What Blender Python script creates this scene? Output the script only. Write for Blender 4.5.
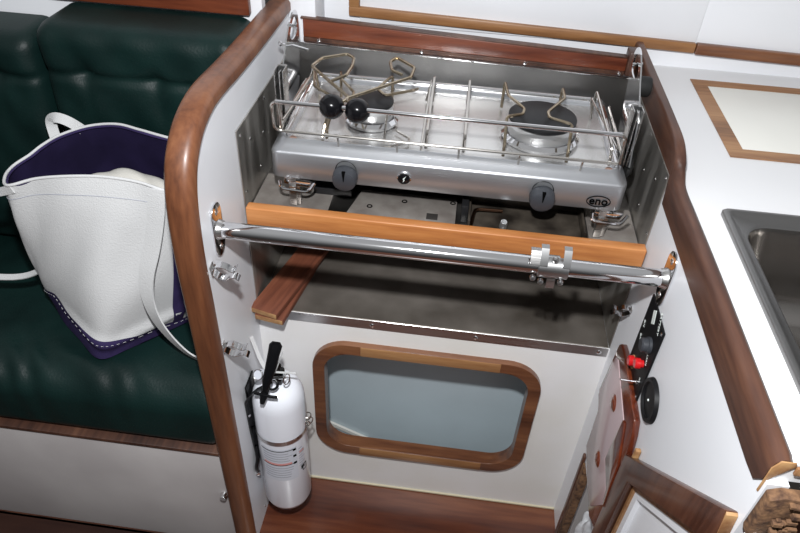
import bpy, bmesh, math, random
from mathutils import Vector, Matrix
random.seed(4)
for o in list(bpy.data.objects): bpy.data.objects.remove(o)
S = bpy.context.scene
COL = S.collection
PI = math.pi
# ------------------------------------------------------------------ camera
PITCH, YAW, ROLL, FPX = .6889, -.0846, .0572, 668.27
fw = Vector((math.sin(YAW)*math.cos(PITCH), math.cos(YAW)*math.cos(PITCH), -math.sin(PITCH)))
r0 = Vector((math.cos(YAW), -math.sin(YAW), 0)); u0 = r0.cross(fw)
rt = r0*math.cos(ROLL) + u0*math.sin(ROLL); up = u0*math.cos(ROLL) - r0*math.sin(ROLL)
CAM = Vector((.3417, -.7671, .6017))
cd = bpy.data.cameras.new('camera'); cam = bpy.data.objects.new('camera', cd); COL.objects.link(cam)
m = Matrix((rt, up, -fw)).transposed().to_4x4(); m.translation = CAM
cam.matrix_world = m
cd.sensor_width = 36; cd.lens = FPX*36/800; cd.clip_start = .01
S.camera = cam
# ------------------------------------------------------------------ world: soft daylight from above
w = bpy.data.worlds.new('world'); S.world = w; w.use_nodes = True
nt = w.node_tree; nt.nodes.clear()
wo = nt.nodes.new('ShaderNodeOutputWorld'); bg = nt.nodes.new('ShaderNodeBackground')
tc = nt.nodes.new('ShaderNodeTexCoord'); sx = nt.nodes.new('ShaderNodeSeparateXYZ'); cr = nt.nodes.new('ShaderNodeValToRGB')
mr = nt.nodes.new('ShaderNodeMapRange'); mr.inputs[1].default_value = -1; mr.inputs[2].default_value = 1
nt.links.new(tc.outputs['Generated'], sx.inputs[0]); nt.links.new(sx.outputs[2], mr.inputs[0]); nt.links.new(mr.outputs[0], cr.inputs[0])
e = cr.color_ramp.elements
e[0].position = .3; e[0].color = (.07, .065, .06, 1); e[1].position = .95; e[1].color = (.97, .98, 1.0, 1)
x = e.new(.5); x.color = (.20, .20, .205, 1)
x = e.new(.68); x.color = (.53, .54, .55, 1)
nt.links.new(cr.outputs[0], bg.inputs[0]); bg.inputs[1].default_value = .33
nt.links.new(bg.outputs[0], wo.inputs[0])
# the camera's flash, above the lens
FL = CAM + up*.21 - rt*.03
ld = bpy.data.lights.new('flash', 'POINT'); ld.energy = 60; ld.shadow_soft_size = .022; ld.color = (.97, .985, 1)
lo = bpy.data.objects.new('flash', ld); lo.location = FL; COL.objects.link(lo)
S.view_settings.view_transform = 'Standard'; S.view_settings.look = 'None'
S.view_settings.gamma = 1; S.view_settings.exposure = .28; S.view_settings.use_curve_mapping = False

# ------------------------------------------------------------------ materials
def mat(name, col, rough=.5, metal=0, coat=0, spec=.5, bump=0, bscale=40, var=0, vscale=8, stretch=(1, 1, 1), col2=None, rvar=0, emit=0):
    mt = bpy.data.materials.new(name); mt.use_nodes = True
    n = mt.node_tree; b = n.nodes['Principled BSDF']
    b.inputs['Base Color'].default_value = (*col, 1); b.inputs['Roughness'].default_value = rough
    b.inputs['Metallic'].default_value = metal; b.inputs['Coat Weight'].default_value = coat
    b.inputs['Coat Roughness'].default_value = .12
    b.inputs['Specular IOR Level'].default_value = spec
    t = n.nodes.new('ShaderNodeTexCoord'); mp = n.nodes.new('ShaderNodeMapping'); mp.inputs['Scale'].default_value = stretch
    n.links.new(t.outputs['Object'], mp.inputs[0])
    if col2 or var or rvar:
        ns = n.nodes.new('ShaderNodeTexNoise'); ns.inputs['Scale'].default_value = vscale; ns.inputs['Detail'].default_value = 5
        n.links.new(mp.outputs[0], ns.inputs['Vector'])
        if col2 or var:
            c = n.nodes.new('ShaderNodeValToRGB'); a = c.color_ramp.elements
            a[0].position = .35; a[1].position = .65
            a[0].color = (*(col2 or [q*(1-var) for q in col]), 1); a[1].color = (*col, 1)
            n.links.new(ns.outputs[0], c.inputs[0]); n.links.new(c.outputs[0], b.inputs['Base Color'])
        if rvar:
            r = n.nodes.new('ShaderNodeMapRange'); r.inputs[1].default_value = .3; r.inputs[2].default_value = .7
            r.inputs[3].default_value = max(.03, rough-rvar); r.inputs[4].default_value = rough+rvar
            n.links.new(ns.outputs[0], r.inputs[0]); n.links.new(r.outputs[0], b.inputs['Roughness'])
    if bump:
        nb = n.nodes.new('ShaderNodeTexNoise'); nb.inputs['Scale'].default_value = bscale; nb.inputs['Detail'].default_value = 4
        n.links.new(mp.outputs[0], nb.inputs['Vector'])
        bp = n.nodes.new('ShaderNodeBump'); bp.inputs['Strength'].default_value = bump; bp.inputs['Distance'].default_value = .002
        n.links.new(nb.outputs[0], bp.inputs['Height']); n.links.new(bp.outputs[0], b.inputs['Normal'])
    return mt
def wood(name, dark, mid, light, axis='x', rough=.35, coat=.3, k=9):
    """grain runs along one axis"""
    mt = bpy.data.materials.new(name); mt.use_nodes = True
    n = mt.node_tree; b = n.nodes['Principled BSDF']
    b.inputs['Roughness'].default_value = rough; b.inputs['Coat Weight'].default_value = coat; b.inputs['Coat Roughness'].default_value = .2
    t = n.nodes.new('ShaderNodeTexCoord'); mp = n.nodes.new('ShaderNodeMapping')
    sc = [k, k, k]; sc['xyz'.index(axis)] = k*.09; mp.inputs['Scale'].default_value = sc
    n.links.new(t.outputs['Object'], mp.inputs[0])
    n1 = n.nodes.new('ShaderNodeTexNoise'); n1.inputs['Scale'].default_value = 2.2; n1.inputs['Detail'].default_value = 8; n1.inputs['Roughness'].default_value = .62; n1.inputs['Distortion'].default_value = .3
    n2 = n.nodes.new('ShaderNodeTexNoise'); n2.inputs['Scale'].default_value = 16; n2.inputs['Detail'].default_value = 3
    n.links.new(mp.outputs[0], n1.inputs['Vector']); n.links.new(mp.outputs[0], n2.inputs['Vector'])
    mx = n.nodes.new('ShaderNodeMath'); mx.operation = 'MULTIPLY_ADD'; mx.inputs[1].default_value = .35
    n.links.new(n2.outputs[0], mx.inputs[0]); n.links.new(n1.outputs[0], mx.inputs[2])
    c = n.nodes.new('ShaderNodeValToRGB'); a = c.color_ramp.elements
    a[0].position = .48; a[0].color = (*dark, 1); a[1].position = .86; a[1].color = (*light, 1)
    q = a.new(.66); q.color = (*mid, 1)
    n.links.new(mx.outputs[0], c.inputs[0]); n.links.new(c.outputs[0], b.inputs['Base Color'])
    bp = n.nodes.new('ShaderNodeBump'); bp.inputs['Strength'].default_value = .12; bp.inputs['Distance'].default_value = .001
    n.links.new(mx.outputs[0], bp.inputs['Height']); n.links.new(bp.outputs[0], b.inputs['Normal'])
    return mt
M = {}
M['white'] = mat('white_laminate', (.78, .79, .82), .38, var=.05, vscale=3, spec=.4)
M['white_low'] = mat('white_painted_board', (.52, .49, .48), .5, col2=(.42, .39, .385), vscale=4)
M['white_stain'] = mat('white_aged_board', (.80, .79, .79), .4, col2=(.74, .72, .68), vscale=5)
M['counter'] = mat('counter_laminate', (.72, .72, .73), .32, var=.04, vscale=6, spec=.4)
M['lidpanel'] = mat('cream_laminate', (.72, .71, .66), .35, var=.03)
TK = ((.06, .020, .009), (.13, .047, .020), (.22, .092, .040))
M['teak_y'] = wood('teak_grain_y', *TK, 'y'); M['teak_z'] = wood('teak_grain_z', *TK, 'z'); M['teak_x'] = wood('teak_grain_x', *TK, 'x')
M['trimwood'] = wood('teak_cap', (.085, .029, .013), (.145, .052, .022), (.20, .080, .035), 'z', .42, .12, 9)
M['dark_z'] = wood('dark_mahogany_z', (.035, .012, .007), (.075, .028, .016), (.13, .055, .03), 'z')
M['dark_y'] = wood('dark_mahogany_y', (.030, .012, .008), (.068, .028, .017), (.12, .053, .03), 'y', .45, .1)
M['redwood'] = wood('red_mahogany', (.075, .016, .007), (.15, .036, .014), (.23, .065, .026), 'x', .4, .15)
M['varnish'] = wood('varnished_mahogany', (.045, .009, .004), (.095, .018, .007), (.17, .036, .012), 'z', .15, 1)
M['oak'] = wood('oak', (.30, .10, .030), (.43, .165, .048), (.54, .24, .085), 'x', .45, .1)
M['golden'] = wood('golden_teak', (.15, .065, .025), (.27, .125, .048), (.38, .20, .085), 'x', .45, .1)
M['plank'] = wood('brown_plank', (.10, .028, .014), (.17, .052, .026), (.24, .085, .045), 'y', .6, 0)
M['endgrain'] = mat('end_grain', (.40, .23, .10), .6, col2=(.24, .11, .045), vscale=60)
M['ply'] = mat('torn_plywood', (.20, .105, .05), .85, col2=(.05, .022, .012), vscale=110, bump=1, bscale=120)
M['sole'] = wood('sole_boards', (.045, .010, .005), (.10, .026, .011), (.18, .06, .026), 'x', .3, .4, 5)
M['shadesole'] = wood('shaded_sole_boards', (.010, .003, .002), (.024, .007, .004), (.04, .014, .008), 'x', .45, .1, 5)  # same boards as the sole, darkened to paint shade into the colour
M['steel'] = mat('brushed_steel', (.62, .61, .60), .3, 1, bump=.15, bscale=30, stretch=(.4, 3, 14), rvar=.08, vscale=9)
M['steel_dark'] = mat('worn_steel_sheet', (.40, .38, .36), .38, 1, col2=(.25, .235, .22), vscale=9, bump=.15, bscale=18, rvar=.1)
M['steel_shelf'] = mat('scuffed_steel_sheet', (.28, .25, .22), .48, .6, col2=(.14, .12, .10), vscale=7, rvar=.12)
M['stove'] = mat('stove_steel', (.44, .45, .47), .36, .85, rvar=.05, vscale=5, stretch=(.5, 4, 4))
M['stovetop'] = mat('polished_stove_top', (.66, .655, .645), .26, .75, var=.08, vscale=6)
M['steel_back'] = mat('darkened_steel_sheet', (.27, .265, .26), .35, 1, bump=.15, bscale=18, rvar=.08, vscale=7)  # steel darkened in colour to stand for the dark surroundings it mirrors
M['steel_side'] = mat('hazy_steel_sheet', (.52, .50, .47), .42, .9, col2=(.36, .34, .31), vscale=7, bump=.3, bscale=12, stretch=(1, 4, .6), rvar=.12)
M['chrome'] = mat('chrome', (.80, .80, .81), .08, 1)
M['wire'] = mat('stainless_wire', (.62, .59, .55), .16, 1)
M['wire_warm'] = mat('heat_tinted_wire', (.50, .43, .33), .25, 1, col2=(.34, .27, .18), vscale=30)
M['black'] = mat('black_plastic', (.004, .004, .005), .22, spec=.3)
M['blackpanel'] = mat('black_panel_face', (.006, .006, .007), .5, spec=.2)
M['blackmatte'] = mat('black_enamel', (.010, .010, .011), .45, spec=.3)
M['rubber'] = mat('black_rubber', (.008, .008, .008), .7)
M['knob'] = mat('grey_knob', (.035, .038, .045), .45)
M['alu'] = mat('cast_aluminium', (.62, .62, .62), .4, .9, bump=.2, bscale=200)
M['aluplate'] = mat('light_metal_plate', (.36, .33, .30), .45, .5, col2=(.24, .21, .19), vscale=25)
M['burnt'] = mat('burnt_enamel', (.09, .075, .06), .35, .3, col2=(.02, .016, .013), vscale=20)
M['basin'] = mat('sink_bowl_steel', (.36, .34, .32), .2, 1, rvar=.07, vscale=6)
M['clampsteel'] = mat('dull_clamp_steel', (.55, .55, .55), .3, 1)
M['nut'] = mat('rusty_nut', (.38, .24, .19), .5, .5)
M['copper'] = mat('copper_pipe', (.20, .11, .07), .3, 1)
M['leather'] = mat('green_leather', (.0042, .0185, .0165), .48, col2=(.0022, .011, .010), vscale=9, bump=.25, bscale=240, spec=.28)
M['canvas'] = mat('white_canvas', (.60, .60, .60), .85, var=.06, vscale=9, bump=.5, bscale=420, spec=.15)
M['lining'] = mat('dark_purple_lining', (.018, .013, .045), .85, var=.4, vscale=12, spec=.1)
M['purple'] = mat('purple_canvas', (.040, .028, .095), .8, bump=.5, bscale=420, spec=.15, var=.3, vscale=30)
M['paper'] = mat('cream_cloth', (.62, .60, .55), .8)
M['extwhite'] = mat('white_enamel', (.84, .86, .92), .22, coat=.4)
M['label'] = mat('label_paper', (.62, .64, .70), .45)
M['ink'] = mat('black_ink', (.003, .003, .003), .9, spec=0)
M['greyink'] = mat('grey_print', (.36, .37, .42), .6)
M['redink'] = mat('red_print', (.72, .32, .30), .6)
M['red'] = mat('red_plastic', (.55, .012, .015), .25)
M['print'] = mat('white_print', (.7, .75, .72), .5)
M['glasspanel'] = mat('blue_grey_panel', (.47, .55, .59), .35, var=.08, vscale=7)
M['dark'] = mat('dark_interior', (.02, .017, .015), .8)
M['greystr'] = mat('grey_board', (.25, .26, .27), .6)
M['debris'] = mat('white_foam', (.7, .72, .74), .7, bump=1, bscale=90, col2=(.5, .5, .52), vscale=40)
M['plugwood'] = wood('plug_wood', (.08, .018, .008), (.16, .035, .015), (.22, .06, .025), 'z', .15, 1)
M['reflectpanel'] = mat('painted_reflection_panel', (.47, .36, .37), .2, coat=.3)  # pink paints in the white partition mirrored by the varnished rack face
M['caulk'] = mat('yellowed_caulk', (.62, .56, .40), .6)

# ------------------------------------------------------------------ helpers
def BM(): return bmesh.new()
def link(name, me, m, parent=None, smooth=False):
    if m is not None and not me.materials: me.materials.append(m)
    if smooth is True:
        for p in me.polygons: p.use_smooth = True
    o = bpy.data.objects.new(name, me); COL.objects.link(o)
    if parent: o.parent = parent
    return o
def obj(name, bm, m, parent=None, smooth=None, ang=35, origin=None):
    bmesh.ops.recalc_face_normals(bm, faces=bm.faces)
    if smooth is not False:
        for f in bm.faces: f.smooth = True
        for e_ in bm.edges:
            e_.smooth = not (len(e_.link_faces) == 2 and e_.calc_face_angle(0) > math.radians(ang))
    me = bpy.data.meshes.new(name)
    off = Vector(origin) if origin is not None else Vector((0, 0, 0))
    if origin is not None: bmesh.ops.translate(bm, verts=bm.verts, vec=-off)
    bm.to_mesh(me); bm.free()
    o = link(name, me, m, parent)
    if origin is not None: o.location = off
    return o
def tag(o, label, cat, group=None):
    o['label'] = label; o['category'] = cat
    if group: o['group'] = group
    return o
def thing(name, label, cat, loc=(0, 0, 0), group=None):
    o = bpy.data.objects.new(name, None); COL.objects.link(o); o.empty_display_size = .02
    return tag(o, label, cat, group)
def struct(o): o['kind'] = 'structure'; return o
def bevel(bm, geom_edges, w_, seg=2):
    if w_ > 0: bmesh.ops.bevel(bm, geom=geom_edges, offset=w_, segments=seg, affect='EDGES', profile=.5, clamp_overlap=True)
def box(bm, lo, hi, bev=0, seg=2):
    t = BM(); lo = Vector(lo); hi = Vector(hi)
    bmesh.ops.create_cube(t, size=1)
    bmesh.ops.scale(t, vec=hi-lo, verts=t.verts); bmesh.ops.translate(t, vec=(lo+hi)/2, verts=t.verts)
    bevel(t, t.edges[:], bev, seg); merge(bm, t)
def merge(bm, t, mtx=None):
    if mtx is not None: bmesh.ops.transform(t, matrix=mtx, verts=t.verts)
    me = bpy.data.meshes.new('tmp'); t.to_mesh(me); t.free(); bm.from_mesh(me); bpy.data.meshes.remove(me)
def ax3(axis, a, b, v):
    return Vector({'x': (v, a, b), 'y': (a, v, b), 'z': (a, b, v)}[axis])
def prism(bm, poly, axis, v0, v1, bev=0, seg=2):
    t = BM()
    A = [t.verts.new(ax3(axis, a, b, v0)) for a, b in poly]; B = [t.verts.new(ax3(axis, a, b, v1)) for a, b in poly]
    t.faces.new(A); t.faces.new(B[::-1]); n = len(poly)
    for i in range(n): t.faces.new((A[i], B[i], B[(i+1) % n], A[(i+1) % n]))
    bmesh.ops.recalc_face_normals(t, faces=t.faces)
    if bev:
        es = [e_ for e_ in t.edges if e_.calc_face_angle(0) > math.radians(40)]
        bevel(t, es, bev, seg)
    merge(bm, t)
def rrect(x0, y0, x1, y1, r, n=8):
    p = []
    for cx, cy, a in ((x1-r, y1-r, 0), (x0+r, y1-r, 90), (x0+r, y0+r, 180), (x1-r, y0+r, 270)):
        for k in range(n+1):
            t = math.radians(a+90*k/n); p.append((cx+r*math.cos(t), cy+r*math.sin(t)))
    return p
def smooth_path(P, it=2, closed=False):
    P = [Vector(q) for q in P]
    for _ in range(it):
        Q = []
        n = len(P)
        rng = range(n) if closed else range(n-1)
        if not closed: Q.append(P[0])
        for i in rng:
            a, b = P[i], P[(i+1) % n]
            Q += [a.lerp(b, .25), a.lerp(b, .75)]
        if not closed: Q.append(P[-1])
        P = Q
    return P
def fillet(P, r=.006, n=5, closed=False):
    """round the corners of a wire path"""
    P = [Vector(q) for q in P]; Q = []
    N = len(P)
    for i in range(N):
        if not closed and i in (0, N-1): Q.append(P[i]); continue
        p, a, b = P[i], P[i-1], P[(i+1) % N]
        d1 = (a-p); d2 = (b-p); rr = min(r, d1.length*.45, d2.length*.45)
        s = p+d1.normalized()*rr; e_ = p+d2.normalized()*rr
        for k in range(n+1):
            t = k/n; Q.append(s*(1-t)**2 + p*2*t*(1-t) + e_*t*t)
    return Q
def tube(bm, P, r, seg=10, closed=False, flat=None, caps=True):
    """sweep a circle (or flat=(half width, half thickness, up vector) rectangle) along a path"""
    P = [Vector(q) for q in P]; n = len(P); rings = []
    prev = None
    for i in range(n):
        if closed: d = (P[(i+1) % n]-P[i-1]).normalized()
        else: d = (P[min(i+1, n-1)]-P[max(i-1, 0)]).normalized()
        if flat: side = d.cross(Vector(flat[2])).normalized(); upv = side.cross(d).normalized()
        else:
            if prev is None:
                a = Vector((0, 0, 1)) if abs(d.z) < .9 else Vector((1, 0, 0)); side = d.cross(a).normalized()
            else: side = (prev - d*prev.dot(d)).normalized()
            upv = side.cross(d).normalized(); prev = side
        if flat: ring = [P[i]+side*a*flat[0]+upv*b*flat[1] for a, b in ((1, 1), (-1, 1), (-1, -1), (1, -1))]
        else:
            rr = r[i] if isinstance(r, (list, tuple)) else r
            ring = [P[i]+(side*math.cos(2*PI*k/seg)+upv*math.sin(2*PI*k/seg))*rr for k in range(seg)]
        rings.append([bm.verts.new(q) for q in ring])
    m_ = len(rings[0])
    for i in range(n if closed else n-1):
        A, B = rings[i], rings[(i+1) % n]
        for k in range(m_): bm.faces.new((A[k], A[(k+1) % m_], B[(k+1) % m_], B[k]))
    if not closed and caps: bm.faces.new(rings[0][::-1]); bm.faces.new(rings[-1])
def frame_axes(d):
    d = Vector(d).normalized(); a = Vector((0, 0, 1)) if abs(d.z) < .9 else Vector((0, 1, 0))
    s = d.cross(a).normalized(); return s, s.cross(d).normalized(), d
def lathe(bm, prof, c, d=(0, 0, 1), seg=28):
    s, u, d = frame_axes(d); c = Vector(c); R_ = []
    for r, h in prof:
        if r < 1e-6: R_.append([bm.verts.new(c+d*h)])
        else: R_.append([bm.verts.new(c+d*h+(s*math.cos(2*PI*k/seg)+u*math.sin(2*PI*k/seg))*r) for k in range(seg)])
    for A, B in zip(R_, R_[1:]):
        if len(A) == 1 and len(B) == 1: continue
        for k in range(seg):
            k2 = (k+1) % seg
            if len(A) == 1: bm.faces.new((A[0], B[k2], B[k]))
            elif len(B) == 1: bm.faces.new((A[k], A[k2], B[0]))
            else: bm.faces.new((A[k], A[k2], B[k2], B[k]))
def ball(bm, c, r, sc=(1, 1, 1)):
    t = BM(); bmesh.ops.create_uvsphere(t, u_segments=24, v_segments=16, radius=r)
    merge(bm, t, Matrix.Translation(Vector(c)) @ Matrix.Diagonal((*sc, 1)))
def holed(name, outline, holes, axis, v0, v1, m, parent=None, bev=0):
    """flat board with real openings; outline and holes are 2D loops in the other two axes"""
    cu = bpy.data.curves.new(name, 'CURVE'); cu.dimensions = '2D'; cu.fill_mode = 'BOTH'
    for L_ in [outline]+holes:
        sp = cu.splines.new('POLY'); sp.points.add(len(L_)-1)
        for i, (a, b) in enumerate(L_): sp.points[i].co = (a, b, 0, 1)
        sp.use_cyclic_u = True
    cu.extrude = abs(v1-v0)/2
    t = bpy.data.objects.new('t', cu); COL.objects.link(t); dg = bpy.context.evaluated_depsgraph_get(); dg.update()
    me = bpy.data.meshes.new_from_object(t.evaluated_get(dg)); bpy.data.objects.remove(t); bpy.data.curves.remove(cu)
    bm = BM(); bm.from_mesh(me); bpy.data.meshes.remove(me)
    for v in bm.verts:
        a, b, c = v.co; v.co = ax3(axis, a, b, (v0+v1)/2+c)
    bmesh.ops.remove_doubles(bm, verts=bm.verts, dist=1e-5)
    return obj(name, bm, m, parent, ang=30)
def text(name, s, size, loc, right, upv, m, parent, ext=.0003, bold=0, align='CENTER'):
    cu = bpy.data.curves.new(name, 'FONT'); cu.body = s; cu.size = size; cu.extrude = ext; cu.offset = bold
    cu.align_x = align; cu.align_y = 'CENTER'; cu.resolution_u = 3
    t = bpy.data.objects.new('t', cu); COL.objects.link(t); dg = bpy.context.evaluated_depsgraph_get(); dg.update()
    me = bpy.data.meshes.new_from_object(t.evaluated_get(dg)); bpy.data.objects.remove(t)
    r_ = Vector(right).normalized(); u_ = Vector(upv).normalized(); n_ = r_.cross(u_)
    mt = Matrix((r_, u_, n_)).transposed().to_4x4(); mt.translation = Vector(loc)
    me.transform(mt); me.materials.clear()
    return link(name, me, m, parent)
def screw(bm, c, d, r=.0035):
    lathe(bm, [(0, .0016), (r*.5, .0015), (r, .0004), (r, -.001)], c, d, 12)

FYF = -.066; L = .66; YS = .125; ZS = -.273; ZB = -.815
# ================================================================== STRUCTURE
bm = BM(); box(bm, (-1.3, -1.6, ZB-.03), (1.4, .125, ZB)); o = struct(obj('floor', bm, M['sole']))
bm = BM(); box(bm, (-1.3, -1.6, ZB+.0002), (-.030, FYF, ZB+.004), .001); struct(obj('floor_shaded', bm, M['shadesole']))  # thin darker sheet over the same floor, shade painted in before the settee
# left partition (bulkhead) with curved wooden cap
outer = [(.56, .190), (.40, .191), (.25, .192), (.15, .195), (.09, .199), (.05, .199), (.02, .194), (-.01, .184), (-.035, .168), (-.055, .148), (-.068, .124),
         (-.077, .095), (-.082, .06), (-.085, .02), (-.086, -.03), (-.084, -.1), (-.083, -.3), (-.081, -.5), (-.080, ZB)]
def offset(P, d):
    Q = []
    for i, p in enumerate(P):
        a = Vector(P[max(i-1, 0)]); b = Vector(P[min(i+1, len(P)-1)]); t = (b-a).normalized()
        Q.append((p[0]-t.y*d, p[1]+t.x*d))
    return Q
inner = offset(outer, .022)
if inner[5][1] > outer[5][1]: inner = offset(outer, -.022)
inner[-1] = (inner[-1][0], ZB)
capline = smooth_path([(a, b, 0) for a, b in outer], 2); inl = smooth_path([(a, b, 0) for a, b in inner], 2)
bm = BM()
RS = [(0, 1), (.12, .25), (.3, 0), (.7, 0), (.88, .25), (1, 1)]      # rounded section: (fraction across x, fraction towards inner)
X0, X1 = -.035, .005
rows = []
for pa, pb in zip(capline, inl):
    ring = []
    for fx, fi in RS:
        q = pa.lerp(pb, fi*.42); ring.append(Vector((X0+(X1-X0)*fx, q.x, q.y)))
    ring.append(Vector((X1, pb.x, pb.y))); ring.append(Vector((X0, pb.x, pb.y)))
    rows.append([bm.verts.new(q) for q in ring])
for A, B in zip(rows, rows[1:]):
    for k in range(len(A)): bm.faces.new((A[k], A[(k+1) % len(A)], B[(k+1) % len(A)], B[k]))
bm.faces.new(rows[0]); bm.faces.new(rows[-1][::-1])
struct(obj('trim_1', bm, M['trimwood'], ang=50))
bm = BM(); prism(bm, [(q.x, q.y) for q in inl]+[(.56, ZB)], 'x', -.028, 0)
struct(obj('wall_left', bm, M['white']))
# right partition with openings
door_in = [(-.205, -.245), (-.375, -.075), (-.375, -.80), (-.205, -.80)]
hole2 = [(.045, -.515), (.045, -.80), (-.10, -.80), (-.10, -.515)]
holed('wall_right', [(.56, .09), (-.378, .07), (-.378, ZB), (.56, ZB)], [[(-.185, -.27), (-.365, -.09), (-.365, -.80), (-.185, -.80)], hole2], 'x', L, L+.02, M['white'])
struct(bpy.data.objects['wall_right'])
# panel under the oven shelf, with rounded hatch opening
win_o = rrect(.103, -.684, .556, -.336, .072, 10); win_i = rrect(.127, -.657, .532, -.362, .052, 10); win_w = rrect(.120, -.664, .539, -.355, .058, 10)
struct(holed('wall_front', [(0, ZB), (L, ZB), (L, ZS-.004), (0, ZS-.004)], [win_w], 'y', YS, YS+.018, M['white_stain']))
bm = BM(); box(bm, (.0, YS-.004, ZB), (L, YS, ZB+.006), .0015); struct(obj('trim_2', bm, M['caulk']))
# walls behind
bm = BM(); box(bm, (0, .55, -.6), (1.5, .57, .7)); struct(obj('wall_back', bm, M['white']))
bm = BM(); box(bm, (-1.4, .40, ZB), (-.028, .42, .7)); struct(obj('wall_settee', bm, M['white']))
bm = BM(); box(bm, (.0, .47, .0), (.052, .55, .7), .003); struct(obj('wall_corner', bm, M['white']))
bm = BM(); box(bm, (-.42, .383, .181), (-.047, .399, .262), .003); struct(obj('trim_3', bm, M['redwood']))
# teak frame on the back wall above stove and counter
def zt(x): return .1620-.022*(x-.102)
bm = BM(); prism(bm, [(.102, zt(.102)-.019), (.770, zt(.77)-.019), (.770, zt(.77)), (.102, zt(.102))], 'y', .536, .55, .003)
struct(obj('trim_4', bm, M['golden']))
bm = BM(); box(bm, (.102, .536, .160), (.123, .55, .45), .003); struct(obj('trim_10', bm, M['golden']))
bm = BM(); prism(bm, [(.771, zt(.771)-.021), (1.45, zt(1.45)-.021), (1.45, zt(1.45)), (.771, zt(.771))], 'y', .536, .55, .003); struct(obj('trim_5', bm, M['teak_x']))
bm = BM(); box(bm, (.123, .545, .13), (.769, .5515, .45), .001); struct(obj('trim_6', bm, M['white']))
bm = BM(); box(bm, (.0, .536, .176), (.045, .55, .21), .003); struct(obj('trim_9', bm, M['teak_x']))

# window: rounded teak frame, pale panel behind
wn = bpy.data.objects.new('window_1', None); COL.objects.link(wn); struct(wn)
cu = holed('window_frame', win_o, [win_i], 'y', YS-.012, YS+.018, M['teak_x'], wn)
mod = cu.modifiers.new('b', 'BEVEL'); mod.width = .004; mod.segments = 3; mod.limit_method = 'ANGLE'; mod.angle_limit = .9
cu.data.materials.append(M['golden'])
for p in cu.data.polygons:
    if .20 < p.center.x < .47: p.material_index = 0
def hatch():
    bm = BM()
    for (a, b, c, d) in ((.20, -.362, .47, -.336), (.20, -.684, .47, -.657)):
        box(bm, (a, YS-.0133, b+.001), (c, YS-.0115, d-.001), .001)
    obj('frame_batten', bm, M['golden'], wn)
hatch()
bm = BM(); box(bm, (.02, .240, -.86), (.64, .246, -.29)); obj('pane', bm, M['glasspanel'], wn)
bm = BM(); tube(bm, [(.100, .236, -.745), (.200, .236, -.795)], 0, flat=(.005, .003, (0, 1, 0))); obj('batten', bm, M['lidpanel'], wn)

# ================================================================== RIGHT WORKTOP
sink_o = (.712, -.335, 1.12, .037)
hole_s = rrect(.722, -.318, 1.105, .022, .03)
bm = None
ct = holed('worktop', [(L+.004, -.372), (1.3, -.372), (1.3, .55), (L+.004, .55)], [hole_s], 'z', .070, .095, M['counter'])
tag(ct, 'white laminate galley worktop holding the sink, at right', 'worktop')
# fiddle rail cap along the partition
def cap_right():
    # (y, z of top)
    top = [(.55, .143), (.40, .143), (.25, .143), (.18, .142), (.15, .138), (.128, .128), (.110, .114), (.09, .104), (.06, .100), (0, .100), (-.2, .100), (-.372, .100)]
    wid = [(.55, .020), (.2, .020), (.15, .021), (.11, .021), (.09, .020), (.05, .022), (-.1, .024), (-.372, .024)]
    P = smooth_path([(y, z, 0) for y, z in top], 2)
    def W(y):
        for (a, wa), (b, wb) in zip(wid, wid[1:]):
            if b <= y <= a: return wa+(wb-wa)*(a-y)/(a-b)
        return .022
    bm = BM(); rows = []
    for q in P:
        y, z = q.x, q.y; x0 = .6575; x1 = .6525+W(y)
        zb = .051 if y < .118 else (.0952 if y > .124 else .051+.0442*(y-.118)/.006)
        if y < -.352: zb = .051+.018*(1-math.sqrt(max(0, 1-((-.352-y)/.02)**2)))
        h = min(.012, (z-zb)*.3)
        if z > .12: r = .005
        else: r = .012
        ring = [(x0, zb), (x0, max(zb+.001, z-r*1.3)), (x0+r*.2, z-r*.45), (x0+r*.7, z), (x1-r*.4, z), (x1-.001, z-r*.25), (x1, z-r*.6), (x1, .0960), (x1, .0953), (L+.001, .0953), (L+.001, min(zb, .0952))]
        rows.append([bm.verts.new((a, y, b)) for a, b in ring])
    for A, B in zip(rows, rows[1:]):
        for k in range(len(A)): bm.faces.new((A[k], A[(k+1) % len(A)], B[(k+1) % len(A)], B[k]))
    bm.faces.new(rows[0]); bm.faces.new(rows[-1][::-1])
    return bm
fr = obj('counter_fiddle', cap_right(), M['dark_y'], ang=50)
tag(fr, 'dark teak fiddle strip capping the right partition beside white worktop', 'wooden trim')
bm = BM(); prism(bm, [(.6580, .052), (.6580, .088), (.663, .099), (.6765, .099), (.6775, .0935), (.662, .072), (.660, .05)], 'y', -.3738, -.372, .0006)
obj('cut_end', bm, M['endgrain'], fr)
bm = BM(); box(bm, (.678, -.376, .084), (1.3, -.3725, .0945), .001)
tag(obj('edge_strip', bm, M['endgrain']), 'pale raw wood strip on the front edge of worktop', 'wooden trim')
# torn carcass below the counter front
bm = BM()
pts = [(.6605, .064), (.672, .070), (.700, .069), (.694, .050), (.690, .034), (.684, .016), (.676, -.004), (.664, -.006), (.6605, .006)]
prism(bm, pts, 'y', -.392, -.379, .0015)
for k in range(26):
    t = random.random(); x = .665+.012*(1-t)+.018*random.random(); z = .0+.066*t
    box(bm, (x, -.3945-.003*random.random(), z), (x+.004+.006*random.random(), -.391, z+.003+.004*random.random()), .0006, 1)
tag(obj('torn_plywood_edge', bm, M['ply']), 'rough torn brown plywood edge under the worktop corner', 'plywood')
bm = BM(); box(bm, (.700, -.390, .050), (1.25, -.378, .072), .002)
tag(obj('carcass_rail', bm, M['dark_y']), 'dark brown rail under the worktop front edge at lower right', 'wooden rail')
bm = BM(); box(bm, (.690, -.376, -.3), (1.25, -.372, .055)); dk = obj('carcass_shade', bm, M['dark'])  # thin black board stands in for the shade inside the carcass
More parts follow.
